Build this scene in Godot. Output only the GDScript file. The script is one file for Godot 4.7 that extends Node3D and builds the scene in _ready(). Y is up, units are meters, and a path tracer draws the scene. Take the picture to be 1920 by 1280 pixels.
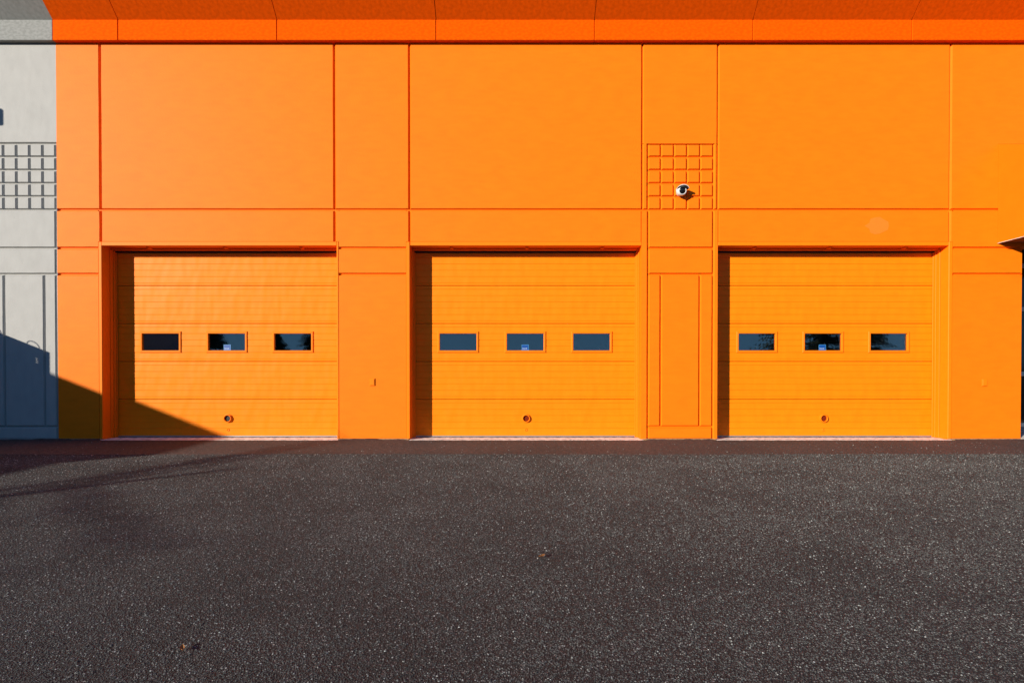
extends Node3D

const SUN := Vector3(-1.05, 0.415, 1.0)     # towards the sun
const OPENINGS := [[-6.518, -2.782], [-1.626, 2.06], [3.262, 6.942]]   # the three door openings, left and right edge
const HEAD := 3.09                          # underside of the lintels
const DOOR_Z := -0.30
const TOP := 6.275
const ROWS := [3.655, 3.048, 2.634, 0.212]  # heights of the horizontal grooves

var rng := RandomNumberGenerator.new()
var mats := {}
var names := {}


# ---------------------------------------------------------------- mesh helpers
class Shape:
	var v := PackedVector3Array()
	var n := PackedVector3Array()
	var uv := PackedVector2Array()

	func tri(a: Vector3, b: Vector3, c: Vector3, out: Vector3) -> void:
		var k := (b - a).cross(c - a)
		if k.length_squared() < 1e-18:
			return
		k = k.normalized()
		if k.dot(out) < 0.0:
			k = -k
			var s := b
			b = c
			c = s
		for p in [a, c, b]:
			v.append(p)
			n.append(k)
			uv.append(Vector2.ZERO)

	func quad(a: Vector3, b: Vector3, c: Vector3, d: Vector3, out: Vector3) -> void:
		tri(a, b, c, out)
		tri(a, c, d, out)

	func quad_uv(a: Vector3, b: Vector3, c: Vector3, d: Vector3, out: Vector3) -> void:
		var k := (b - a).cross(c - a).normalized()
		var order := [a, c, b, a, d, c] if k.dot(out) > 0.0 else [a, b, c, a, c, d]
		var t := {a: Vector2(0, 1), b: Vector2(1, 1), c: Vector2(1, 0), d: Vector2(0, 0)}
		for p in order:
			v.append(p)
			n.append(k if k.dot(out) > 0.0 else -k)
			uv.append(t[p])

	func box(lo: Vector3, hi: Vector3, c := 0.0) -> void:
		# a box with chamfered edges
		var mid := (lo + hi) / 2
		var h := (hi - lo) / 2
		c = minf(c, minf(h.x, minf(h.y, h.z)) * 0.9)
		for axis in 3:
			var u := (axis + 1) % 3
			var w := (axis + 2) % 3
			for s in [-1.0, 1.0]:
				var q := []
				for e in [[-1, -1], [1, -1], [1, 1], [-1, 1]]:
					var p := Vector3.ZERO
					p[axis] = s * h[axis]
					p[u] = e[0] * (h[u] - c)
					p[w] = e[1] * (h[w] - c)
					q.append(mid + p)
				var o := Vector3.ZERO
				o[axis] = s
				quad(q[0], q[1], q[2], q[3], o)
		if c <= 0.0:
			return
		for axis in 3:
			var u := (axis + 1) % 3
			var w := (axis + 2) % 3
			for su in [-1.0, 1.0]:
				for sw in [-1.0, 1.0]:
					var q := []
					for e in [[-1, 0], [1, 0], [1, 1], [-1, 1]]:
						var p := Vector3.ZERO
						p[axis] = e[0] * (h[axis] - c)
						p[u] = su * (h[u] - (c if e[1] == 0 else 0.0))
						p[w] = sw * (h[w] - (0.0 if e[1] == 0 else c))
						q.append(mid + p)
					var o := Vector3.ZERO
					o[u] = su
					o[w] = sw
					quad(q[0], q[1], q[2], q[3], o)
		for sx in [-1.0, 1.0]:
			for sy in [-1.0, 1.0]:
				for sz in [-1.0, 1.0]:
					tri(mid + Vector3(sx * h.x, sy * (h.y - c), sz * (h.z - c)), mid + Vector3(sx * (h.x - c), sy * h.y, sz * (h.z - c)), mid + Vector3(sx * (h.x - c), sy * (h.y - c), sz * h.z), Vector3(sx, sy, sz))

	func tube(a: Vector3, b: Vector3, ra: float, rb: float, sides := 8, caps := true) -> void:
		var d := (b - a).normalized()
		var u := d.cross(Vector3.UP if absf(d.y) < 0.9 else Vector3.RIGHT).normalized()
		var w := d.cross(u)
		for k in sides:
			var p := u * cos(TAU * k / sides) + w * sin(TAU * k / sides)
			var q := u * cos(TAU * (k + 1) / sides) + w * sin(TAU * (k + 1) / sides)
			quad(a + p * ra, a + q * ra, b + q * rb, b + p * rb, p + q)
			if caps:
				tri(a, a + p * ra, a + q * ra, -d)
				tri(b, b + p * rb, b + q * rb, d)

	func lathe(at: Vector3, axis: Vector3, profile: Array, sides := 24) -> void:
		# profile: [radius, distance along the axis], smooth normals
		axis = axis.normalized()
		var u := axis.cross(Vector3.UP if absf(axis.y) < 0.9 else Vector3.RIGHT).normalized()
		var w := axis.cross(u)
		for i in profile.size() - 1:
			var a: Array = profile[i]
			var b: Array = profile[i + 1]
			var slope := Vector2(b[1] - a[1], -(b[0] - a[0])).normalized()
			for k in sides:
				var p := u * cos(TAU * k / sides) + w * sin(TAU * k / sides)
				var q := u * cos(TAU * (k + 1) / sides) + w * sin(TAU * (k + 1) / sides)
				var at_a: Vector3 = at + axis * a[1]
				var at_b: Vector3 = at + axis * b[1]
				quad(at_a + p * a[0], at_a + q * a[0], at_b + q * b[0], at_b + p * b[0], (p + q) * slope.x + axis * slope.y)

	func mesh(smooth := false) -> ArrayMesh:
		var m := ArrayMesh.new()
		var a := []
		a.resize(Mesh.ARRAY_MAX)
		a[Mesh.ARRAY_VERTEX] = v
		a[Mesh.ARRAY_NORMAL] = n if not smooth else smoothed()
		a[Mesh.ARRAY_TEX_UV] = uv
		m.add_surface_from_arrays(Mesh.PRIMITIVE_TRIANGLES, a)
		return m

	func smoothed() -> PackedVector3Array:
		var sum := {}
		for i in v.size():
			var k := v[i].snapped(Vector3.ONE * 0.0005)
			sum[k] = sum.get(k, Vector3.ZERO) + n[i]
		var r := PackedVector3Array()
		for i in v.size():
			var t: Vector3 = sum[v[i].snapped(Vector3.ONE * 0.0005)]
			r.append(t.normalized() if t.length() > 1e-6 else n[i])
		return r


func numbered(called: String, under: Node) -> String:
	var key := "%d/%s" % [under.get_instance_id(), called]
	names[key] = names.get(key, -1) + 1
	return called if names[key] == 0 else "%s_%03d" % [called, names[key]]


func thing(called: String, label: String, category: String, at := Vector3.ZERO, group := "") -> Node3D:
	var o := Node3D.new()
	o.name = numbered(called, self)
	o.position = at
	add_child(o, true)
	o.set_meta("label", label)
	o.set_meta("category", category)
	if group:
		o.set_meta("group", group)
	return o


func sub(called: String, parent: Node3D) -> Node3D:
	var o := Node3D.new()
	o.name = numbered(called, parent)
	parent.add_child(o, true)
	return o


func put(called: String, s: Shape, m: Material, parent: Node3D, label := "", smooth := false) -> MeshInstance3D:
	var o := MeshInstance3D.new()
	o.name = numbered(called, parent)
	o.mesh = s.mesh(smooth)
	o.material_override = m
	if label:
		o.set_meta("label", label)
	parent.add_child(o, true)
	return o


func one(called: String, lo: Vector3, hi: Vector3, chamfer: float, m: Material, parent: Node3D, label := "") -> MeshInstance3D:
	var s := Shape.new()
	s.box(lo, hi, chamfer)
	return put(called, s, m, parent, label)


# a flat panel whose grooved edges are bevelled; edges is any of L R T B
func panel(s: Shape, x0: float, x1: float, y0: float, y1: float, edges: String, z := 0.0, rough := 0.0012, bevel := 0.0175, gap := 0.0065, deep := 0.031) -> void:
	var at := {"L": 0.0, "R": 0.0, "T": 0.0, "B": 0.0}
	var inn := at.duplicate()
	for e in edges:
		at[e] = gap
		inn[e] = gap + bevel
	var o := [Vector2(x0 + at.L, y0 + at.B), Vector2(x1 - at.R, y0 + at.B), Vector2(x1 - at.R, y1 - at.T), Vector2(x0 + at.L, y1 - at.T)]
	var i := [Vector2(x0 + inn.L, y0 + inn.B), Vector2(x1 - inn.R, y0 + inn.B), Vector2(x1 - inn.R, y1 - inn.T), Vector2(x0 + inn.L, y1 - inn.T)]
	var centre := Vector3((x0 + x1) / 2, (y0 + y1) / 2, z)
	var side := ["B", "R", "T", "L"]
	var outward := [Vector2(0, -1), Vector2(1, 0), Vector2(0, 1), Vector2(-1, 0)]
	for k in 4:
		var n := 1 if rough == 0.0 or not side[k] in edges else maxi(1, int(o[k].distance_to(o[(k + 1) % 4]) / 0.11))
		var q := []
		var p := []
		for j in n + 1:
			var t := float(j) / n
			var w := Vector2.ZERO
			if j > 0 and j < n:
				w = outward[k] * (rng.randf_range(-1, 1) * rough + sin(t * n * 0.37 + x0 * 3.0) * rough * 0.6)
			q.append(i[k].lerp(i[(k + 1) % 4], t) + w)
			p.append(o[k].lerp(o[(k + 1) % 4], t) + w * 0.5)
		var out := Vector3(outward[k].x, outward[k].y, 0)
		for j in n:
			var a := Vector3(q[j].x, q[j].y, z)
			var b := Vector3(q[j + 1].x, q[j + 1].y, z)
			var c := Vector3(p[j].x, p[j].y, z - deep if side[k] in edges else z)
			var d := Vector3(p[j + 1].x, p[j + 1].y, z - deep if side[k] in edges else z)
			s.tri(centre, a, b, Vector3.BACK)
			s.quad(a, b, d, c, out + Vector3.BACK)
			s.quad(c, d, Vector3(d.x, d.y, z - 0.045), Vector3(c.x, c.y, z - 0.045), out)


# ---------------------------------------------------------------- materials
func noise_tex(kind: int, freq: float, octaves: int, size: int, ramp: Array, seed_ := 1, cell := -1, normal := 0.0) -> NoiseTexture2D:
	var f := FastNoiseLite.new()
	f.seed = seed_
	f.noise_type = kind
	f.frequency = freq
	f.fractal_type = FastNoiseLite.FRACTAL_FBM if octaves > 1 else FastNoiseLite.FRACTAL_NONE
	f.fractal_octaves = octaves
	if cell >= 0:
		f.cellular_return_type = cell
	var t := NoiseTexture2D.new()
	t.width = size
	t.height = size
	t.seamless = true
	t.seamless_blend_skirt = 0.12
	t.noise = f
	if normal > 0.0:
		t.as_normal_map = true
		t.bump_strength = normal
	elif ramp:
		var g := Gradient.new()
		g.offsets = PackedFloat32Array(ramp.map(func(r): return r[0]))
		g.colors = PackedColorArray(ramp.map(func(r): return r[1] if r[1] is Color else Color(r[1], r[1], r[1])))
		t.color_ramp = g
	return t


func lin(r: float, g: float, b: float) -> Color:
	return Color(r, g, b).linear_to_srgb()


func plain(called: String, c: Color, rough: float, spec := 0.5, metal := 0.0) -> StandardMaterial3D:
	var m := StandardMaterial3D.new()
	m.resource_name = called
	m.albedo_color = c
	m.roughness = rough
	m.metallic_specular = spec
	m.metallic = metal
	return m


func textured(called: String, c: Color, rough: float, tex: Texture2D, scale: Vector3, bump: Texture2D = null, amount := 0.0, spec := 0.5) -> StandardMaterial3D:
	var m := plain(called, c, rough, spec)
	m.uv1_triplanar = true
	m.uv1_world_triplanar = true
	m.uv1_scale = scale
	m.albedo_texture = tex
	if bump:
		m.heightmap_enabled = true
		m.heightmap_texture = bump
		m.heightmap_scale = amount
	return m


func over(m: StandardMaterial3D, tex: Texture2D, scale: Vector3) -> StandardMaterial3D:
	m.detail_enabled = true
	m.detail_blend_mode = BaseMaterial3D.BLEND_MODE_MUL
	m.detail_albedo = tex
	m.detail_uv_layer = BaseMaterial3D.DETAIL_UV_2
	m.uv2_triplanar = true
	m.uv2_world_triplanar = true
	m.uv2_scale = scale
	return m


func make_materials() -> void:
	var mottled := paint_tex()
	var grain := noise_tex(FastNoiseLite.TYPE_SIMPLEX_SMOOTH, 0.09, 3, 1024, [[0.2, 0.3], [0.8, 1.0]], 12)
	var streaks := noise_tex(FastNoiseLite.TYPE_SIMPLEX_SMOOTH, 0.012, 4, 1024, [[0.25, 0.98], [0.5, 0.993], [0.75, 1.0]], 13)
	var orange := lin(0.88, 0.180, 0.0028)
	mats.wall = over(textured("orange_wall_paint", orange, 0.56, mottled, Vector3(0.31, 0.47, 0.31), grain, 0.10, 0.25), streaks, Vector3(0.23, 0.9, 0.23))
	mats.grey = over(textured("grey_wall_paint", lin(0.385, 0.38, 0.36), 0.7, mottled, Vector3(0.33, 0.43, 0.33), grain, 0.10, 0.3), streaks, Vector3(0.5, 0.21, 0.5))
	var swirl := noise_tex(FastNoiseLite.TYPE_SIMPLEX_SMOOTH, 0.016, 5, 1024, [[0.25, 0.91], [0.5, 0.96], [0.75, 1.0]], 14)
	var stucco := noise_tex(FastNoiseLite.TYPE_SIMPLEX_SMOOTH, 0.045, 4, 1024, [[0.2, 0.0], [0.8, 1.0]], 15)
	mats.stucco = textured("orange_stucco", lin(0.76, 0.094, 0.0005), 0.9, swirl, Vector3(0.8, 1.3, 0.8), stucco, 0.02, 0.12)
	mats.grey_stucco = textured("grey_stucco", lin(0.285, 0.29, 0.277), 0.9, swirl, Vector3(0.8, 1.3, 0.8), stucco, 0.02, 0.12)
	mats.door = over(textured("orange_door_paint", lin(0.88, 0.216, 0.0028), 0.46, mottled, Vector3(0.9, 0.35, 0.9), null, 0.0, 0.25), streaks, Vector3(0.15, 1.3, 0.15))
	mats.door.normal_enabled = true
	mats.door.normal_texture = noise_tex(FastNoiseLite.TYPE_SIMPLEX_SMOOTH, 0.008, 2, 512, [], 16, -1, 6.0)
	mats.door.normal_scale = 0.28
	mats.trim = textured("orange_trim_paint", lin(0.88, 0.192, 0.0028), 0.52, mottled, Vector3(1.3, 1.3, 1.3), null, 0.0, 0.25)
	mats.canopy = textured("orange_canopy_paint", lin(0.88, 0.165, 0.0028), 0.5, mottled, Vector3(0.5, 0.5, 0.5), null, 0.0, 0.25)
	mats.glass = plain("window_glass", Color(0.93, 0.97, 1.0, 0.0), 0.01)
	mats.glass.refraction_enabled = true
	mats.glass.refraction_scale = 0.09
	mats.soffit = plain("brown_soffit", lin(0.20, 0.09, 0.03), 0.8, 0.2)
	mats.hole = plain("dark_flap_paint", lin(0.16, 0.018, 0.004), 0.7, 0.2)
	mats.black = plain("black_rubber", lin(0.012, 0.012, 0.012), 0.7)
	mats.stone = plain("asphalt_stone", Color(1, 1, 1), 0.8, 0.4)
	mats.stone.vertex_color_use_as_albedo = true
	mats.lens = plain("dark_lens", lin(0.008, 0.008, 0.01), 0.08)
	mats.white = plain("white_plastic", lin(0.62, 0.62, 0.6), 0.35)
	mats.metal = plain("galvanised_metal", lin(0.45, 0.45, 0.44), 0.45, 0.5, 0.6)
	var blotch := noise_tex(FastNoiseLite.TYPE_SIMPLEX_SMOOTH, 0.02, 5, 512, [[0.2, 0.72], [0.5, 0.9], [0.8, 1.0]], 17)
	mats.concrete = textured("pale_concrete", lin(0.88, 0.79, 0.70), 0.9, blotch, Vector3(0.8, 0.8, 0.8), grain, 0.2)
	mats.footing = textured("stained_footing", lin(0.42, 0.22, 0.10), 0.9, blotch, Vector3(2.0, 2.0, 2.0), grain, 0.3)
	mats.inside = plain("interior_paint", lin(0.3, 0.3, 0.29), 0.9)
	mats.roof = plain("roof_felt", lin(0.08, 0.08, 0.08), 0.95)
	mats.bark = plain("bark", lin(0.05, 0.04, 0.03), 0.95)
	mats.needles = plain("conifer_needles", lin(0.018, 0.032, 0.014), 0.9)
	mats.leaf = plain("dry_leaf", lin(0.20, 0.075, 0.015), 0.8)
	mats.patch = textured("repaired_paint", lin(0.88, 0.187, 0.0055), 0.6, mottled, Vector3(1.3, 1.3, 1.3))
	# asphalt: aggregate cells of about 5 mm, most of them dark binder, a few pale stones
	var stones := noise_tex(FastNoiseLite.TYPE_CELLULAR, 0.19, 1, 2048, [[0.0, Color(0.07, 0.069, 0.066)], [0.5, Color(0.185, 0.182, 0.175)], [0.8, Color(0.27, 0.265, 0.256)], [0.95, Color(0.52, 0.5, 0.48)], [1.0, Color(0.9, 0.88, 0.86)]], 21, FastNoiseLite.RETURN_CELL_VALUE)
	stones.seamless = false
	var relief := noise_tex(FastNoiseLite.TYPE_CELLULAR, 0.19, 1, 2048, [], 21, FastNoiseLite.RETURN_DISTANCE, 9.0)
	relief.seamless = false
	var wear := wear_tex()
	mats.asphalt = over(textured("coarse_asphalt", Color(1, 1, 1), 0.85, stones, Vector3.ONE / 2.3), wear, Vector3.ONE / 26.0)
	mats.asphalt.uv2_offset = Vector3(0.5, 0, 0.4)
	mats.asphalt.normal_enabled = true
	mats.asphalt.normal_texture = relief
	mats.asphalt.normal_scale = 2.2
	var fine := noise_tex(FastNoiseLite.TYPE_SIMPLEX_SMOOTH, 0.03, 6, 1024, [[0.25, Color(0.21, 0.172, 0.155)], [0.5, Color(0.31, 0.255, 0.23)], [0.75, Color(0.45, 0.38, 0.35)]], 23)
	mats.apron = over(textured("smooth_asphalt", Color(1, 1, 1), 0.9, fine, Vector3(0.35, 0.5, 1.5), grain, 0.25), wear, Vector3.ONE / 26.0)
	mats.apron.uv2_offset = Vector3(0.5, 0, 0.4)
	mats.sticker = StandardMaterial3D.new()
	mats.sticker.resource_name = "sticker_print"
	mats.sticker.roughness = 0.5
	mats.sticker.albedo_texture = sticker_print()


func wear_tex() -> ImageTexture:
	# broad worn patches, and clumps of aggregate about a centimetre across; one tile covers the whole yard in view
	var size := 2048
	var f := FastNoiseLite.new()
	f.seed = 22
	f.noise_type = FastNoiseLite.TYPE_SIMPLEX_SMOOTH
	f.frequency = 0.006
	f.fractal_octaves = 6
	f.fractal_gain = 0.6
	var broad := f.get_image(size, size).get_data()
	var bytes := PackedByteArray()
	bytes.resize(size * size)
	var r := RandomNumberGenerator.new()
	r.seed = 5
	for i in size * size:
		var k := r.randi() & 255
		bytes[i] = clampi(150 + (broad[i] >> 2) + ((k - 128) * 38 >> 7) + (18 if k > 245 else 0), 0, 255)
	return ImageTexture.create_from_image(Image.create_from_data(size, size, false, Image.FORMAT_L8, bytes))


func paint_tex() -> ImageTexture:
	# slightly uneven paint with a few pinholes and specks
	var size := 1024
	var f := FastNoiseLite.new()
	f.seed = 11
	f.noise_type = FastNoiseLite.TYPE_SIMPLEX_SMOOTH
	f.frequency = 0.006
	f.fractal_octaves = 5
	var raw := f.get_seamless_image(size, size, false, false, 0.15).get_data()
	var bytes := PackedByteArray()
	bytes.resize(size * size)
	for i in size * size:
		bytes[i] = 247 + (raw[i] >> 5)
	var r := RandomNumberGenerator.new()
	r.seed = 8
	for k in 26:
		var x := r.randi() % (size - 4)
		var y := r.randi() % (size - 4)
		var g := r.randi_range(140, 215)
		for dx in r.randi_range(1, 3):
			for dy in r.randi_range(1, 3):
				bytes[(y + dy) * size + x + dx] = g
	return ImageTexture.create_from_image(Image.create_from_data(size, size, false, Image.FORMAT_L8, bytes))


func sticker_print() -> ImageTexture:
	# a blue sticker with a pale border and one line of small white writing, too small in the photograph to read
	var im := Image.create(96, 72, false, Image.FORMAT_RGB8)
	im.fill(Color(0.30, 0.60, 0.78))
	im.fill_rect(Rect2i(3, 3, 90, 66), Color(0.0, 0.27, 0.56))
	im.fill_rect(Rect2i(12, 43, 5, 10), Color(0.9, 0.95, 0.97))
	var x := 22
	for w in [7, 5, 8, 6, 5, 7, 9]:
		im.fill_rect(Rect2i(x, 45 + (w % 3), w - 2, 8 - (w % 3)), Color(0.88, 0.94, 0.97))
		x += w + 1
	return ImageTexture.create_from_image(im)


# ---------------------------------------------------------------- camera, sky, sun
func light_and_camera() -> void:
	var cam := Camera3D.new()
	cam.name = "camera"
	add_child(cam, true)
	cam.position = Vector3(0, 1.144, 8.8)
	cam.rotation_degrees = Vector3(-0.5, 0, 0)
	cam.set_frustum(0.1 * 1280.0 / 1038.0, Vector2(0, 0.1 * 0.0569), 0.1, 600.0)
	cam.current = true
	var sky := ProceduralSkyMaterial.new()
	sky.sky_top_color = lin(0.036, 0.105, 0.27)
	sky.sky_horizon_color = lin(0.12, 0.285, 0.46)
	sky.sky_curve = 0.16
	sky.ground_bottom_color = lin(0.03, 0.03, 0.03)
	sky.ground_horizon_color = lin(0.06, 0.07, 0.08)
	var env := Environment.new()
	env.background_mode = Environment.BG_SKY
	env.sky = Sky.new()
	env.sky.sky_material = sky
	env.background_energy_multiplier = 1.0
	env.tonemap_mode = Environment.TONE_MAPPER_LINEAR
	env.tonemap_exposure = 1.43
	env.sdfgi_enabled = true
	env.ssao_enabled = true
	env.ssil_enabled = true
	var we := WorldEnvironment.new()
	we.name = "world_environment"
	we.environment = env
	add_child(we, true)
	var sun := DirectionalLight3D.new()
	sun.name = "sun"
	sun.light_energy = 1.6
	sun.light_color = Color(1.0, 0.965, 0.91)
	sun.light_angular_distance = 0.5
	sun.shadow_enabled = true
	add_child(sun, true)
	sun.look_at_from_position(SUN * 40.0, Vector3.ZERO)


func _ready() -> void:
	rng.seed = 4711
	light_and_camera()
	make_materials()
	ground()
	orange_building()
	grey_building()
	canopy()
	security_camera()
	small_things()
	out_of_frame()


# ---------------------------------------------------------------- ground
func structure(called: String, s: Shape, m: Material, label := "") -> MeshInstance3D:
	var o := put(called, s, m, self, label)
	o.set_meta("kind", "structure")
	return o


func ground() -> void:
	var s := Shape.new()
	s.quad(Vector3(-300, 0, -300), Vector3(300, 0, -300), Vector3(300, 0, 300), Vector3(-300, 0, 300), Vector3.UP)
	var yard := structure("asphalt_ground", s, mats.asphalt, "coarse dark grey asphalt yard in front of the garage doors")
	aggregate(yard)
	# the smoother strip laid against the building: its back edge climbs the footing unevenly, its front edge is nearly straight
	s = Shape.new()
	var n := 420
	var back := []
	var front := []
	for i in n + 1:
		var x := lerpf(-13.0, 12.0, float(i) / n)
		var up := 0.008 + 0.012 * maxf(0.0, sin(x * 2.3) * sin(x * 5.1 + 1.0)) + rng.randf() * 0.012
		var at_slab := false
		for o in OPENINGS:
			at_slab = at_slab or (x > o[0] - 0.02 and x < o[1] + 0.06)
		back.append(Vector3(x, 0.006 if at_slab else up, 0.055 + rng.randf() * 0.012 if at_slab else 0.013))
		front.append(Vector3(x, 0.004, 1.50 + 0.03 * sin(x * 0.9) + rng.randf_range(-0.015, 0.015)))
	for i in n:
		var m0: Vector3 = (back[i] as Vector3).lerp(front[i], 0.12)
		var m1: Vector3 = (back[i + 1] as Vector3).lerp(front[i + 1], 0.12)
		m0.y = 0.0055
		m1.y = 0.0055
		s.quad(back[i], back[i + 1], m1, m0, Vector3.UP)
		s.quad(m0, m1, front[i + 1], front[i], Vector3.UP)
		s.quad(front[i], front[i + 1], Vector3(front[i + 1].x, -0.01, front[i + 1].z), Vector3(front[i].x, -0.01, front[i].z), Vector3.BACK)
	structure("asphalt_apron", s, mats.apron, "smoother brown strip of asphalt along the foot of the orange wall")


func pebble() -> ArrayMesh:
	# an irregular flattened stone of about unit width
	var r := RandomNumberGenerator.new()
	r.seed = 77
	var s := Shape.new()
	var low := []
	var high := []
	for k in 6:
		var a := TAU * (k + r.randf_range(-0.25, 0.25)) / 6
		low.append(Vector3(cos(a), 0, sin(a)) * r.randf_range(0.42, 0.58) + Vector3(0, -0.2, 0))
		high.append(Vector3(cos(a + 0.2), 0, sin(a + 0.2)) * r.randf_range(0.24, 0.38) + Vector3(0, r.randf_range(0.22, 0.40), 0))
	for k in 6:
		var n := (k + 1) % 6
		s.quad(low[k], low[n], high[n], high[k], low[k] + low[n] + Vector3(0, 0.8, 0))
		s.tri(high[k], high[n], Vector3(0.03, 0.38, -0.02), Vector3.UP)
	return s.mesh()


func aggregate(yard: Node3D) -> void:
	# the stones that stand proud of the worn asphalt
	var r := RandomNumberGenerator.new()
	r.seed = 31
	var buf := PackedFloat32Array()
	var count := 0
	var d := 1.35
	var most := 700000
	var patchy := FastNoiseLite.new()
	patchy.seed = 9
	patchy.frequency = 0.9
	patchy.fractal_octaves = 4
	buf.resize(most * 16)
	while d < 8.72:
		var size := 0.0047 + 0.00110 * d
		var sparse := 1.0 if d < 7.32 else 0.035
		var wide := 1.12 * d + 0.6
		var step := 0.02
		var n := int(2.0 * wide * step * 0.72 * sparse / (size * size))
		for i in n:
			if count >= most:
				break
			var x := r.randf_range(-wide, wide)
			var z := 8.8 - d - r.randf() * step
			var k := size * (0.55 + 0.9 * r.randf())
			var a := r.randf() * TAU
			var c := cos(a) * k
			var q := sin(a) * k
			var h := k * r.randf_range(0.45, 1.25)
			var tilt := r.randf_range(-0.3, 0.3) * k
			var at := count * 16
			buf[at] = c
			buf[at + 1] = tilt
			buf[at + 2] = q
			buf[at + 3] = x
			buf[at + 4] = tilt * 0.6
			buf[at + 5] = h
			buf[at + 6] = -tilt
			buf[at + 7] = (-0.0006 if d < 7.3 else 0.004) - r.randf() * 0.2 * k
			buf[at + 8] = -q
			buf[at + 9] = 0.0
			buf[at + 10] = c
			buf[at + 11] = z
			var t := r.randf()
			var worn := 1.0 + 0.55 * patchy.get_noise_2d(x, z)
			var g := (0.036 + 0.058 * t) * worn
			if t > 0.9:
				g = 0.12 + (t - 0.9) * 1.9
			if t > 0.993:
				g = 0.42
			buf[at + 12] = g * (0.93 + 0.06 * r.randf())
			buf[at + 13] = g
			buf[at + 14] = g * (0.91 + 0.06 * r.randf())
			buf[at + 15] = 1.0
			count += 1
		d += step
	var m := MultiMesh.new()
	m.transform_format = MultiMesh.TRANSFORM_3D
	m.use_colors = true
	m.mesh = pebble()
	m.instance_count = count
	m.buffer = buf.slice(0, count * 16)
	var o := MultiMeshInstance3D.new()
	o.name = "aggregate"
	o.multimesh = m
	o.material_override = mats.stone
	o.set_meta("kind", "stuff")
	yard.add_child(o, true)


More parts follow.
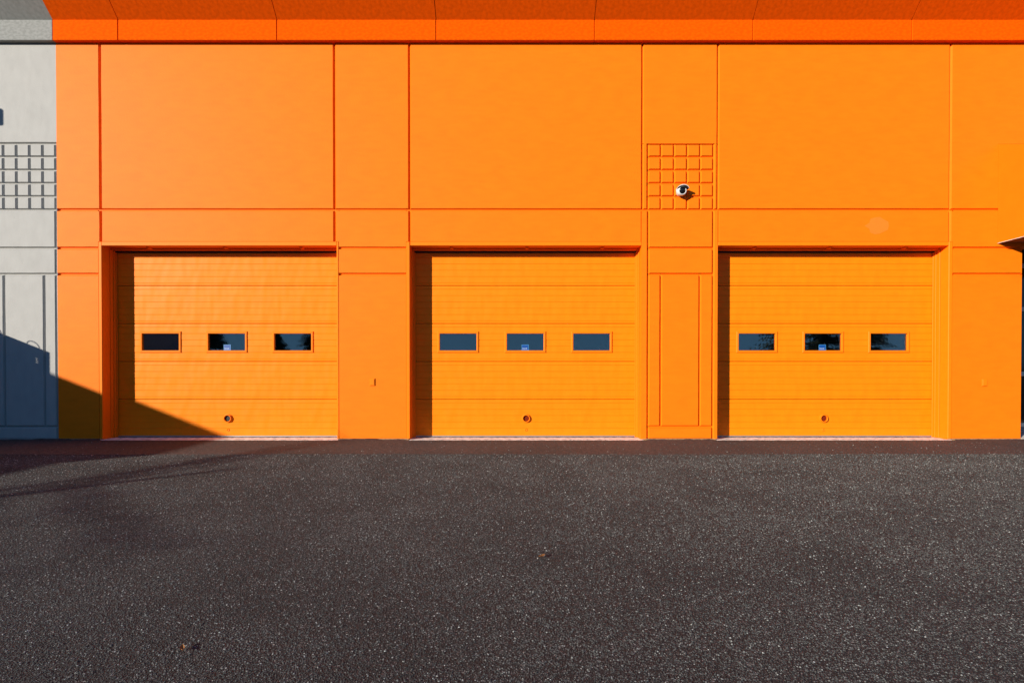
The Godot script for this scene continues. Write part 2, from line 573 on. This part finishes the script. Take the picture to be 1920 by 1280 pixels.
# ---------------------------------------------------------------- the building
func orange_building() -> void:
	var b := thing("orange_building", "bright orange industrial building front with three closed sectional garage doors", "building")
	# the wall behind the panels, seen at the bottom of the grooves and in the door reveals
	var z0 := -0.30
	var core := -0.032
	for c in [[-7.222, OPENINGS[0][0]], [OPENINGS[0][1], OPENINGS[1][0]], [OPENINGS[1][1], OPENINGS[2][0]], [OPENINGS[2][1], 8.10]]:
		one("wall", Vector3(c[0], -0.3, z0), Vector3(c[1], HEAD, core), 0.0, mats.wall, b)
	one("wall", Vector3(-7.222, HEAD, z0), Vector3(12.0, 7.4, core), 0.0, mats.wall, b)
	one("wall", Vector3(7.9, -0.3, -1.6), Vector3(8.10, HEAD, z0), 0.0, mats.wall, b)

	# upper row of large panels
	var v := [-7.222, -6.53, -2.817, -1.626, 2.068, 3.265, 6.952, 12.0]
	for i in 7:
		var s := Shape.new()
		var e := ("" if i == 0 else "L") + ("" if i == 6 else "R")
		if i == 4:
			panel(s, v[i], v[i + 1], 4.70, TOP, e)
			var w := Shape.new()
			panel(w, v[i], 2.155, ROWS[0], 4.70, "LRB")
			put("wall_panel", w, mats.wall, b)
			w = Shape.new()
			panel(w, 3.195, v[i + 1], ROWS[0], 4.70, "LRB")
			put("wall_panel", w, mats.wall, b)
		else:
			panel(s, v[i], v[i + 1], ROWS[0], TOP, e + "B")
		put("wall_panel", s, mats.wall, b)
	# panels above the doors, and the lintel plates
	for i in 3:
		var x0: float = v[1 + 2 * i]
		var x1: float = v[2 + 2 * i]
		var s := Shape.new()
		panel(s, x0, x1, 3.152, ROWS[0], "LRT")
		put("wall_panel", s, mats.wall, b)
		one("lintel_plate", Vector3(x0 + 0.012, HEAD - 0.002, -0.07), Vector3(OPENINGS[i][1] - 0.004, 3.149, 0.003), 0.004, mats.trim, b)
		one("lintel_angle", Vector3(OPENINGS[i][0], HEAD - 0.03, -0.27), Vector3(OPENINGS[i][1], HEAD - 0.001, -0.2), 0.004, mats.trim, b)
		for k in 3:
			var x: float = lerpf(OPENINGS[i][0], OPENINGS[i][1], 0.17 + 0.33 * k)
			one("lintel_clip", Vector3(x, HEAD - 0.02, -0.2), Vector3(x + 0.05, HEAD - 0.003, -0.1), 0.003, mats.trim, b)
	# piers: the plain ones at the left, between left and middle door, and at the right
	for p in [[-7.222, -6.572, "TB", "T"], [-2.75, -1.682, "TB", "T"], [7.0, 8.10, "TB", "T"]]:
		var s := Shape.new()
		panel(s, p[0], p[1], ROWS[1], ROWS[0], "TB")
		put("wall_panel", s, mats.wall, b)
		s = Shape.new()
		panel(s, p[0], p[1], ROWS[2], ROWS[1], "TB")
		put("wall_panel", s, mats.wall, b)
		s = Shape.new()
		panel(s, p[0], p[1], 0.026, ROWS[2], "T")
		put("wall_panel", s, mats.wall, b)
	# the strips of wall beside those piers, above the corner guards
	for g in [[-6.572, -6.53, "R"], [-2.817, -2.75, "L"], [-1.682, -1.626, "R"], [6.952, 7.0, "L"]]:
		var s := Shape.new()
		panel(s, g[0], g[1], 3.152, ROWS[0], g[2] + "T")
		put("wall_panel", s, mats.wall, b)
	for g in [[-6.568, -6.515], [-2.785, -2.753], [-1.679, -1.623], [6.939, 6.997]]:
		one("corner_guard", Vector3(g[0], 0.02, -0.17), Vector3(g[1], 3.149, 0.0035), 0.007, mats.trim, b)
	# the pier with grooves and the grid of tiles between middle and right door
	var e2 := [[2.057, 2.163, "R"], [3.195, 3.267, "L"]]
	for g in e2:
		var s := Shape.new()
		panel(s, g[0], g[1], 0.022, ROWS[0], g[2] + "T")
		put("wall_panel", s, mats.wall, b)
	for r in [[ROWS[1], ROWS[0]], [ROWS[2], ROWS[1]]]:
		var s := Shape.new()
		panel(s, 2.163, 3.195, r[0], r[1], "LRTB")
		put("wall_panel", s, mats.wall, b)
	for x in [[2.163, 2.366], [2.366, 2.986], [2.986, 3.195]]:
		var s := Shape.new()
		panel(s, x[0], x[1], ROWS[3], ROWS[2], "LRTB")
		put("wall_panel", s, mats.wall, b)
	var base := Shape.new()
	panel(base, 2.163, 3.195, 0.03, ROWS[3], "LRT")
	put("wall_panel", base, mats.wall, b)
	tile_grid(b, 2.155, mats.wall)

	# footing under the piers
	for c in [[-7.222, -6.53], [-2.77, -1.64], [2.075, 3.25], [6.955, 8.11]]:
		one("footing", Vector3(c[0], -0.2, -0.2), Vector3(c[1], 0.0225, 0.016), 0.006, mats.footing, b)
	# fascia and cornice in lengths of 2.49 m
	var j := [-7.21, -6.183, -3.69, -1.192, 1.295, 3.782, 6.275, 8.77, 11.26]
	for i in 8:
		var a: float = j[i] + (0.0 if i == 0 else 0.005)
		var c: float = j[i + 1] - 0.005
		fascia(b, a, c, mats.stucco)
	one("fascia_backing", Vector3(-7.21, TOP + 0.012, -0.1), Vector3(11.26, 6.6, 0.066), 0.0, mats.stucco, b)
	for i in 3:
		garage_door(b, i)
	# a lighter repair above the right door
	var s := Shape.new()
	var c := Vector3(5.80, 3.40, 0.0015)
	var ring := []
	for k in 14:
		ring.append(c + Vector3(0.19 * cos(TAU * k / 14), 0.15 * sin(TAU * k / 14), 0) * rng.randf_range(0.72, 1.08))
	for k in 14:
		s.tri(c, ring[k], ring[(k + 1) % 14], Vector3.BACK)
		s.quad(ring[k], ring[(k + 1) % 14], ring[(k + 1) % 14] - Vector3(0, 0, 0.004), ring[k] - Vector3(0, 0, 0.004), ring[k] - c)
	put("paint_patch", s, mats.patch, b, "lighter patch of repaired paint above the right garage door")
	# the hall behind the doors
	one("interior_floor", Vector3(-9.0, -0.2, -12), Vector3(12, 0.005, -0.36), 0.0, mats.roof, b)
	one("interior_wall", Vector3(-9.0, 0.0, -12.3), Vector3(12, 7.4, -12.0), 0.0, mats.inside, b)
	one("interior_wall", Vector3(-9.3, 0.0, -12.3), Vector3(-9.0, 7.4, -0.31), 0.0, mats.inside, b)
	one("interior_wall", Vector3(7.3, 0.0, -12.0), Vector3(7.5, 7.3, -0.31), 0.0, mats.inside, b)
	one("roof", Vector3(-9.3, 7.41, -12.3), Vector3(12, 7.6, 0.3), 0.0, mats.roof, b)
	# glazed entrance set back beyond the right corner
	var g := sub("entrance", b)
	one("glazing", Vector3(8.1, 0.1, -1.52), Vector3(12.0, 4.6, -1.5), 0.0, mats.lens, g)
	for y in [0.05, 1.0, 2.2, 3.0]:
		one("rail", Vector3(8.1, y, -1.53), Vector3(12.0, y + 0.08, -1.46), 0.004, mats.metal, g)
	one("door_step", Vector3(8.1, -0.2, -1.6), Vector3(12.0, 0.03, -0.02), 0.004, mats.concrete, g)


func tile_grid(b: Node3D, x0: float, m: Material) -> void:
	var g := sub("tile_grid", b)
	var w := 0.208
	var h := (4.70 - ROWS[0]) / 5.0
	for r in 5:
		for c in 5:
			var s := Shape.new()
			panel(s, x0 + c * w, x0 + (c + 1) * w, ROWS[0] + r * h, ROWS[0] + (r + 1) * h, "LRTB", -0.001, 0.0)
			put("tile", s, m, g)


func fascia(b: Node3D, a: float, c: float, m: Material) -> void:
	one("fascia_panel", Vector3(a, TOP + 0.008, -0.05), Vector3(c, 6.605, 0.08), 0.006, m, b)
	# the cornice leans outwards above the fascia
	var s := Shape.new()
	var p := [Vector2(6.608, -0.02), Vector2(6.608, 0.076), Vector2(7.35, 0.84), Vector2(7.6, 0.84), Vector2(7.6, 0.30), Vector2(7.35, 0.30)]
	var mid := Vector3((a + c) / 2, 7.1, 0.25)
	for k in p.size():
		var q: Vector2 = p[k]
		var r: Vector2 = p[(k + 1) % p.size()]
		var m0 := Vector3(mid.x, (q.x + r.x) / 2, (q.y + r.y) / 2)
		s.quad(Vector3(a, q.x, q.y), Vector3(c, q.x, q.y), Vector3(c, r.x, r.y), Vector3(a, r.x, r.y), m0 - mid)
		s.tri(Vector3(a, 7.2, 0.33), Vector3(a, q.x, q.y), Vector3(a, r.x, r.y), Vector3.LEFT)
		s.tri(Vector3(c, 7.2, 0.33), Vector3(c, q.x, q.y), Vector3(c, r.x, r.y), Vector3.RIGHT)
	put("cornice_panel", s, m, b)


func garage_door(b: Node3D, i: int) -> void:
	var d := sub("garage_door", b)
	d.set_meta("label", ["left garage door, a slanting shadow across its lower left corner", "middle garage door, its windows all pale blue with sky", "right garage door, dark trees reflected in its windows"][i])
	var x0: float = OPENINGS[i][0] - 0.03
	var x1: float = OPENINGS[i][1] + 0.03
	var wx: Array = [[-5.775, -4.688, -3.602], [-0.885, 0.219, 1.310], [4.027, 5.113, 6.195]][i]
	var h := 0.622
	var half := 0.305
	var wy0 := 1.432
	var wy1 := 1.714
	for k in 5:
		var y0 := 0.032 if k == 0 else k * h + 0.0125
		var y1 := (k + 1) * h + 0.0065
		# profile of one section: shallow horizontal ribs
		var pr := [Vector2(y0, -0.03), Vector2(y0, -0.006), Vector2(y0 + 0.005, 0.0)]
		for r in 6:
			var y := k * h + 0.052 + r * 0.1035
			if y > y0 + 0.02 and y < y1 - 0.02:
				var dz := 0.0012 if r % 2 == 0 else 0.0
				pr += [Vector2(y - 0.006, dz), Vector2(y - 0.0015, -0.0042), Vector2(y + 0.0015, -0.0042), Vector2(y + 0.006, 0.0012 - dz)]
		pr += [Vector2(y1 - 0.005, 0.0), Vector2(y1, -0.006), Vector2(y1, -0.03)]
		var s := Shape.new()
		var spans := [[x0, x1, -1.0, 9.0]]
		if k == 2:
			spans = []
			var at := x0
			for w in wx:
				spans.append([at, w - half - 0.01, -1.0, 9.0])
				spans.append([w - half - 0.01, w + half + 0.01, -1.0, wy0 - 0.01])
				spans.append([w - half - 0.01, w + half + 0.01, wy1 + 0.01, 9.0])
				at = w + half + 0.01
			spans.append([at, x1, -1.0, 9.0])
		for sp in spans:
			for q in pr.size() - 1:
				var a: Vector2 = pr[q]
				var c: Vector2 = pr[q + 1]
				if c.x <= sp[2] or a.x >= sp[3]:
					continue
				if a.x < sp[2]:
					a = a.lerp(c, (sp[2] - a.x) / (c.x - a.x))
				if c.x > sp[3]:
					c = a.lerp(c, (sp[3] - a.x) / (c.x - a.x))
				s.quad(Vector3(sp[0], a.x, DOOR_Z + a.y), Vector3(sp[1], a.x, DOOR_Z + a.y), Vector3(sp[1], c.x, DOOR_Z + c.y), Vector3(sp[0], c.x, DOOR_Z + c.y), Vector3(0, (1.0 if q > pr.size() / 2 else -1.0) * 0.3 if absf(c.x - a.x) < 1e-5 else 0.0, 1))
			if sp[2] < 0 and sp[3] > 8:
				s.box(Vector3(sp[0], y0 + 0.002, DOOR_Z - 0.045), Vector3(sp[1], y1 - 0.002, DOOR_Z - 0.03))
			else:
				s.box(Vector3(sp[0], maxf(y0 + 0.002, sp[2]), DOOR_Z - 0.045), Vector3(sp[1], minf(y1 - 0.002, sp[3]), DOOR_Z - 0.03))
		put("door_section", s, mats.door, d)
	for k in 3:
		var x: float = wx[k]
		# frame of four bevelled bars round the pane
		var f := Shape.new()
		var t := 0.034
		var rings := [[half - 0.006, -0.004, -0.03], [half - 0.001, -0.001, 0.0135], [half + 0.006, 0.006, 0.016], [half + t - 0.01, t - 0.01, 0.016], [half + t, t, 0.008], [half + t, t, -0.03]]
		for r in rings.size() - 1:
			var a: Array = rings[r]
			var c: Array = rings[r + 1]
			var qa := corners(x, a[0], wy0 - a[1], wy1 + a[1], DOOR_Z + a[2])
			var qc := corners(x, c[0], wy0 - c[1], wy1 + c[1], DOOR_Z + c[2])
			for m in 4:
				var side: Vector3 = (qa[m] + qa[(m + 1) % 4]) / 2 - Vector3(x, (wy0 + wy1) / 2, DOOR_Z)
				side.z = 0
				side = side.normalized()
				var out: Vector3 = Vector3.BACK + side * (c[2] - a[2]) * (-100.0 if c[2] > a[2] else 0.0) + side * (0.0 if c[2] >= a[2] else 30.0 * (a[2] - c[2]))
				f.quad(qa[m], qa[(m + 1) % 4], qc[(m + 1) % 4], qc[m], out)
		put("window_frame", f, mats.trim, d)
		one("window_pane", Vector3(x - half + 0.004, wy0 + 0.002, DOOR_Z - 0.028), Vector3(x + half - 0.004, wy1 - 0.002, DOOR_Z - 0.014), 0.0, mats.glass, d)
		if k == 1:
			var s := Shape.new()
			var p := Vector3(x - 0.002, wy0 + 0.052, DOOR_Z - 0.0125)
			s.quad_uv(p + Vector3(-0.058, -0.046, 0), p + Vector3(0.058, -0.046, 0), p + Vector3(0.058, 0.046, 0), p + Vector3(-0.058, 0.046, 0), Vector3.BACK)
			s.box(p + Vector3(-0.0578, -0.0458, -0.0012), p + Vector3(0.0578, 0.0458, -0.0003))
			put("window_sticker", s, mats.sticker, d, "small blue sticker with white writing on the middle window")
	# round exhaust port with a flap
	var px: float = wx[1] + 0.014
	var py := 0.319
	var s := Shape.new()
	s.lathe(Vector3(px, py, DOOR_Z), Vector3.BACK, [[0.050, 0.002], [0.050, 0.030], [0.054, 0.034], [0.060, 0.034], [0.063, 0.030], [0.064, 0.012], [0.074, 0.010], [0.076, 0.006], [0.077, -0.01]], 32)
	put("exhaust_port_ring", s, mats.trim, d)
	s = Shape.new()
	s.lathe(Vector3(px, py, DOOR_Z + 0.0025), Vector3.BACK, [[0.0001, 0.004], [0.04, 0.003], [0.051, 0.0], [0.051, -0.004]], 28)
	put("exhaust_port_flap", s, mats.black if i == 0 else mats.hole, d)
	s = Shape.new()
	s.lathe(Vector3(px, 0.128, DOOR_Z), Vector3.BACK, [[0.012, -0.01], [0.012, 0.006], [0.02, 0.008], [0.026, 0.002], [0.026, -0.01]], 16)
	put("lock_hole", s, mats.trim, d)
	one("bottom_rail", Vector3(x0 + 0.05, 0.022, DOOR_Z - 0.02), Vector3(x1 - 0.05, 0.034, DOOR_Z + 0.006), 0.002, mats.metal, d)
	one("weather_seal", Vector3(x0 + 0.05, 0.008, DOOR_Z - 0.02), Vector3(x1 - 0.05, 0.0215, DOOR_Z + 0.002), 0.003, mats.black, d)
	# jamb trims, stepped against the door
	for sd in [-1.0, 1.0]:
		var edge: float = OPENINGS[i][0] if sd < 0 else OPENINGS[i][1]
		var lo := 0.012
		for st in [[0.0, 0.012, -0.175, -0.235], [0.0, 0.028, -0.236, -0.272], [0.0, 0.046, -0.273, -0.286]]:
			var a: float = edge - sd * st[1]
			one("jamb_trim", Vector3(minf(a, edge), lo, st[3]), Vector3(maxf(a, edge), HEAD - 0.032, st[2]), 0.004, mats.trim, d)
	one("head_seal", Vector3(OPENINGS[i][0], HEAD - 0.06, -0.288), Vector3(OPENINGS[i][1], HEAD - 0.031, -0.272), 0.003, mats.black, d)
	# concrete threshold
	one("threshold", Vector3(OPENINGS[i][0] - 0.008, -0.2, -0.36), Vector3(OPENINGS[i][1] + 0.03, 0.0078, 0.062), 0.006, mats.concrete, d)


func corners(x: float, hw: float, y0: float, y1: float, z: float) -> Array:
	return [Vector3(x - hw, y0, z), Vector3(x + hw, y0, z), Vector3(x + hw, y1, z), Vector3(x - hw, y1, z)]


func grey_building() -> void:
	var b := thing("grey_building", "pale grey painted wall with grooves and a grid of square tiles, at the left edge", "building")
	one("wall", Vector3(-14.0, -0.3, -0.30), Vector3(-7.2225, 7.4, -0.032), 0.0, mats.grey, b)
	var right := -7.243
	var x0 := -8.280
	var rows := [[4.70, TOP, [[-14.0, -7.222, ""]]]]
	for r in rows:
		for c in r[2]:
			var s := Shape.new()
			panel(s, c[0], c[1], r[0], r[1], c[2] + "B")
			put("wall_panel", s, mats.grey, b)
	tile_grid(b, x0, mats.grey)
	for r in [[ROWS[1], ROWS[0]], [ROWS[2], ROWS[1]]]:
		var s := Shape.new()
		panel(s, x0, right, r[0], r[1], "LRTB")
		put("wall_panel", s, mats.grey, b)
	for x in [[x0, -8.076], [-8.076, -7.438], [-7.438, right]]:
		var s := Shape.new()
		panel(s, x[0], x[1], ROWS[3], ROWS[2], "LRTB")
		put("wall_panel", s, mats.grey, b)
	var s := Shape.new()
	panel(s, x0, right, 0.03, ROWS[3], "LRT")
	put("wall_panel", s, mats.grey, b)
	s = Shape.new()
	panel(s, -14.0, x0, 0.03, 4.70, "RT")
	put("wall_panel", s, mats.grey, b)
	s = Shape.new()
	panel(s, right, -7.2222, 0.03, 4.70, "LT", 0.0, 0.0, 0.0155)
	put("wall_panel", s, mats.grey, b)
	one("footing", Vector3(-14, -0.2, -0.2), Vector3(-7.2225, 0.0225, 0.016), 0.006, mats.grey_stucco, b)
	fascia(b, -8.67, -7.2105, mats.grey_stucco)
	fascia(b, -11.16, -8.68, mats.grey_stucco)
	one("fascia_backing", Vector3(-11.16, TOP + 0.012, -0.1), Vector3(-7.2105, 6.6, 0.066), 0.0, mats.grey_stucco, b)


func canopy() -> void:
	var b := thing("entrance_canopy", "orange canopy with a sloping top projecting over the entrance at the right edge", "canopy", Vector3(7.71, 3.13, 0))
	var w := 3.6
	var zf := 1.7
	var s := Shape.new()
	# the left side plate, with a bottom lip
	var a := [Vector2(0.0, 0.004), Vector2(0.0, zf), Vector2(1.56 - 0.4 * zf, zf), Vector2(1.56, 0.004)]
	for k in 4:
		var p: Vector2 = a[k]
		var q: Vector2 = a[(k + 1) % 4]
		s.quad(Vector3(0, p.x, p.y), Vector3(0.03, p.x, p.y), Vector3(0.03, q.x, q.y), Vector3(0, q.x, q.y), Vector3(0, (p.x + q.x) / 2 - 0.6, (p.y + q.y) / 2 - 0.8))
	s.quad(Vector3(0, a[0].x, a[0].y), Vector3(0, a[1].x, a[1].y), Vector3(0, a[2].x, a[2].y), Vector3(0, a[3].x, a[3].y), Vector3.LEFT)
	s.quad(Vector3(0.03, a[0].x, a[0].y), Vector3(0.03, a[1].x, a[1].y), Vector3(0.03, a[2].x, a[2].y), Vector3(0.03, a[3].x, a[3].y), Vector3.RIGHT)
	put("side_panel", s, mats.canopy, b)
	s = Shape.new()
	s.quad(Vector3(0.0, 1.565, 0.004), Vector3(w, 1.565, 0.004), Vector3(w, 1.565 - 0.4 * zf, zf), Vector3(0.0, 1.565 - 0.4 * zf, zf), Vector3.UP)
	put("roof_sheet", s, mats.canopy, b)
	one("front_panel", Vector3(0.0, 0.0, zf + 0.001), Vector3(w, 1.565 - 0.4 * zf, zf + 0.03), 0.004, mats.canopy, b)
	one("soffit_panel", Vector3(0.031, 0.004, 0.004), Vector3(w, 0.02, zf), 0.0, mats.soffit, b)
	one("drip_edge", Vector3(-0.003, -0.009, 0.004), Vector3(0.010, -0.001, zf), 0.002, mats.concrete, b)


func security_camera() -> void:
	var at := Vector3(2.668, 3.93, 0.0)
	var b := thing("security_camera", "white dome security camera with a dark eye on the grid of orange tiles", "security camera", at)
	var s := Shape.new()
	s.lathe(Vector3.ZERO, Vector3.BACK, [[0.07, -0.002], [0.07, 0.02], [0.064, 0.028], [0.0001, 0.03]], 28)
	put("mounting_base", s, mats.white, b, "", true)
	var look := Vector3(0.12, -0.22, 1.0).normalized()
	var c := Vector3(-0.005, 0.0, 0.085)
	s = Shape.new()
	var prof := []
	for k in 15:
		var t := lerpf(-PI / 2, 0.75, k / 14.0)
		prof.append([maxf(0.0001, 0.088 * cos(t)), 0.088 * sin(t)])
	prof.append([0.056, 0.058])
	prof.append([0.054, 0.045])
	s.lathe(c, look, prof, 32)
	put("housing", s, mats.white, b, "", true)
	s = Shape.new()
	prof = []
	for k in 10:
		var t := lerpf(0.1, PI / 2, k / 9.0)
		prof.append([maxf(0.0001, 0.054 * cos(t)), 0.040 + 0.034 * sin(t)])
	s.lathe(c, look, prof, 28)
	put("lens", s, mats.lens, b, "", true)
	# hood over the eye: black underneath and in front, with a white shell on top
	for part in [["hood", 0.032, 0.082, 0.180, mats.black], ["hood_shell", 0.0825, 0.098, 0.174, mats.white]]:
		s = Shape.new()
		var n := 16
		for k in n:
			var t0 := lerpf(deg_to_rad(12), deg_to_rad(172), float(k) / n)
			var t1 := lerpf(deg_to_rad(12), deg_to_rad(172), float(k + 1) / n)
			var p0 := Vector3(cos(t0) * 1.08, sin(t0) * 0.72, 0)
			var p1 := Vector3(cos(t1) * 1.08, sin(t1) * 0.72, 0)
			var q := Vector3(0.010, 0.012, 0)
			var lo: float = part[1]
			var hi: float = part[2]
			var f0 := Vector3(0, 0, float(part[3]) * (0.78 + 0.22 * sin(t0)))
			var f1 := Vector3(0, 0, float(part[3]) * (0.78 + 0.22 * sin(t1)))
			var back := Vector3(0, 0, 0.05)
			var l0 := lerpf(hi, lo, sin(t0))
			var l1 := lerpf(hi, lo, sin(t1))
			s.quad(q + p0 * hi + back, q + p1 * hi + back, q + p1 * hi + f1, q + p0 * hi + f0, p0 + p1)
			s.quad(q + p0 * l0 + back, q + p1 * l1 + back, q + p1 * l1 + f1, q + p0 * l0 + f0, -p0 - p1)
			s.quad(q + p0 * l0 + f0, q + p1 * l1 + f1, q + p1 * hi + f1, q + p0 * hi + f0, Vector3.BACK)
		put(part[0], s, part[4], b)
	b.scale = Vector3.ONE * 0.92


func small_things() -> void:
	for k in 2:
		var at: Vector3 = [Vector3(-2.221, 0.923, 0), Vector3(7.512, 0.915, 0)][k]
		var b := thing("cover_plate", ["small orange cover plate low on the pier between the left and middle garage doors", "small orange cover plate low on the pier at the right edge"][k], "cover plate", at, "cover plates on the orange wall")
		one("plate", Vector3(-0.041, -0.058, 0.001), Vector3(0.041, 0.058, 0.014), 0.003, mats.trim, b)
		one("lid", Vector3(-0.030, -0.048, 0.0145), Vector3(0.032, 0.050, 0.02), 0.003, mats.trim, b)
	for k in 2:
		var at: Vector3 = [Vector3(0.18, 0.002, 5.47), Vector3(-1.335, 0.002, 6.57)][k]
		var b := thing("dry_leaf", ["curled brown dry leaf on the asphalt just right of the middle of the yard", "tiny curled brown leaf on the asphalt near the lower left"][k], "leaf", at, "dry leaves on the asphalt")
		var s := Shape.new()
		var w: float = [0.014, 0.009][k]
		for i in 6:
			var t0 := i / 6.0
			var t1 := (i + 1) / 6.0
			var w0 := w * sin(PI * t0) + 0.0005
			var w1 := w * sin(PI * t1) + 0.0005
			var y0 := 0.006 + 0.010 * absf(t0 - 0.5)
			var y1 := 0.006 + 0.010 * absf(t1 - 0.5)
			for sd in [-1.0, 1.0]:
				s.quad(Vector3(t0 * 0.05 - 0.025, y0, 0), Vector3(t1 * 0.05 - 0.025, y1, 0), Vector3(t1 * 0.05 - 0.025, y1 + 0.006, sd * w1), Vector3(t0 * 0.05 - 0.025, y0 + 0.006, sd * w0), Vector3.UP)
		put("blade", s, mats.leaf, b)
		s = Shape.new()
		s.tube(Vector3(0.024, 0.010, 0), Vector3(0.042, 0.004, 0.006), 0.0008, 0.0006, 5)
		put("stalk", s, mats.leaf, b)
		b.rotation.y = [0.7, 2.1][k]


# ---------------------------------------------------------------- outside the frame: what casts the shadows and shows in the windows
func out_of_frame() -> void:
	# a steel gate leaf standing open, square to the grey wall
	var g := thing("steel_gate", "open steel gate leaf beyond the left edge, casting the sharp shadow on the grey wall", "gate")
	var x := -9.2
	var s := Shape.new()
	s.box(Vector3(x, 0.1, 0.05), Vector3(x + 0.012, 1.86, 1.75), 0.0)
	s.box(Vector3(x, 1.955, 0.05), Vector3(x + 0.012, 2.118, 1.75), 0.0)
	s.box(Vector3(x, 1.86, 0.05), Vector3(x + 0.012, 1.955, 1.535), 0.0)
	s.box(Vector3(x, 1.86, 1.575), Vector3(x + 0.012, 1.955, 1.75), 0.0)
	for y in [[1.86, 1.875], [1.886, 1.906], [1.917, 1.937], [1.948, 1.955]]:
		s.box(Vector3(x, y[0], 1.535), Vector3(x + 0.012, y[1], 1.575), 0.0)
	put("gate_sheet", s, mats.metal, g)
	for z in [[1.41, 1.60], [0.83, 1.02]]:
		s = Shape.new()
		var last := Vector3.ZERO
		for k in 9:
			var t := PI * k / 8.0
			var p := Vector3(x + 0.006, 2.115 + 0.075 * sin(t), (z[0] + z[1]) / 2 - cos(t) * (z[1] - z[0]) / 2)
			if k > 0:
				s.tube(last, p, 0.007, 0.007, 6)
			last = p
		put("loop_handle", s, mats.metal, g)
	# a flood light on a long arm
	var l := thing("flood_light", "flood light on an arm beyond the left edge, its shadow high on the grey wall", "flood light", Vector3(-9.95, 5.79, 0))
	s = Shape.new()
	s.tube(Vector3(0, 0, 0), Vector3(0, 0.05, 1.5), 0.02, 0.02, 8)
	put("arm", s, mats.metal, l)
	one("lamp_head", Vector3(-0.18, -0.13, 1.45), Vector3(0.18, 0.13, 1.65), 0.02, mats.metal, l)
	# low flat-roofed shed further out
	var h := thing("utility_shed", "low flat-roofed shed beyond the left edge, casting the slanting shadow", "shed")
	one("wall", Vector3(-18.0, 0, 4.0), Vector3(-13.55, 3.40, 9.85), 0.0, mats.grey, h)
	one("roof", Vector3(-18.05, 3.401, 3.95), Vector3(-13.5, 3.505, 9.9), 0.01, mats.roof, h)
	one("wall", Vector3(-18.0, 0, 9.901), Vector3(-13.55, 3.08, 14.0), 0.0, mats.grey, h)
	one("roof", Vector3(-18.05, 3.081, 9.902), Vector3(-13.5, 3.19, 14.0), 0.01, mats.roof, h)
	bare_tree(Vector3(-16.3, 0, 15.0))
	# conifers across the yard, seen in the windows of the left and right doors
	var kinds := ["tall conifer across the yard, mirrored in the left window of the right garage door", "dense conifer across the yard, mirrored in the centre window of the right garage door", "dark conifer across the yard, mirrored in the right window of the right garage door", "slim conifer across the yard, mirrored in the centre window of the left garage door", "conifer across the yard, mirrored in the right half of the left garage door's right window", "short conifer across the yard, mirrored low in the left garage door's right window"]
	var spots := [[19.5, 30.0, 1.55, 9.0], [22.7, 31.0, 1.3, 8.5], [25.6, 30.5, 1.3, 8.0], [-22.3, 31.0, 1.3, 8.0], [-14.5, 31.5, 1.0, 8.0], [-17.0, 30.0, 1.2, 4.3]]
	for k in 6:
		conifer(Vector3(spots[k][0], 0, spots[k][1]), spots[k][3], spots[k][2], kinds[k])


func bare_tree(at: Vector3) -> void:
	var t := thing("bare_tree", "leafless tree beyond the left edge, its twigs shading the asphalt in soft streaks", "tree", at)
	var s := Shape.new()
	s.tube(Vector3.ZERO, Vector3(0.1, 3.6, 0.0), 0.14, 0.10, 10)
	s.tube(Vector3(0.1, 3.6, 0.0), Vector3(0.35, 5.1, -0.3), 0.10, 0.04, 8)
	put("trunk", s, mats.bark, t)
	for k in 9:
		s = Shape.new()
		var from := Vector3(0.15, 4.0, 0).lerp(Vector3(0.33, 4.75, -0.2), k / 9.0)
		var dir := Vector3(rng.randf_range(0.1, 0.5), rng.randf_range(-0.02, 0.16), (-1.0 if k % 2 else 1.0)).normalized()
		var p := from
		for j in 7:
			var q := p + dir * 0.36 + Vector3(0, 0.04, 0)
			s.tube(p, q, 0.035 * (1.0 - j / 8.0), 0.035 * (1.0 - (j + 1) / 8.0), 6)
			for w in 4:
				var tw := (dir + Vector3(rng.randf_range(-0.6, 0.6), rng.randf_range(-0.2, 0.5), rng.randf_range(-0.3, 0.3))).normalized() * rng.randf_range(0.3, 0.7)
				s.tube(q, q + tw, 0.009, 0.004, 4, false)
			p = q
			dir = (dir + Vector3(rng.randf_range(-0.15, 0.15), rng.randf_range(-0.1, 0.08), 0)).normalized()
		put("limb", s, mats.bark, t)


func conifer(at: Vector3, high: float, wide: float, label: String) -> void:
	var t := thing("conifer_tree", label, "tree", at, "conifers across the yard")
	var s := Shape.new()
	s.tube(Vector3.ZERO, Vector3(0, high, 0), 0.16, 0.02, 8)
	put("trunk", s, mats.bark, t)
	s = Shape.new()
	for k in 420:
		var y := high * (0.10 + 0.90 * pow(rng.randf(), 1.1))
		var r := wide * 1.9 * (1.02 - y / high) * rng.randf_range(0.75, 1.15)
		var a := rng.randf() * TAU
		var out := Vector3(cos(a), rng.randf_range(-0.25, 0.1), sin(a)).normalized()
		var side := out.cross(Vector3.UP).normalized()
		var b := Vector3(0, y, 0)
		for j in 7:
			var f := (j + 1.0) / 7.0
			var c := b + out * r * f
			var len := 0.24 * (1.2 - 0.6 * f)
			for sd in [-1.0, 1.0]:
				var tip: Vector3 = c + (side * sd + out * 0.8 + Vector3(0, rng.randf_range(-0.4, 0.2), 0)).normalized() * len
				s.tri(c + Vector3(0, 0.09, 0) - out * 0.05, c - Vector3(0, 0.09, 0) + out * 0.05, tip - Vector3(0, 0.1, 0), Vector3.UP)
	put("crown", s, mats.needles, t)
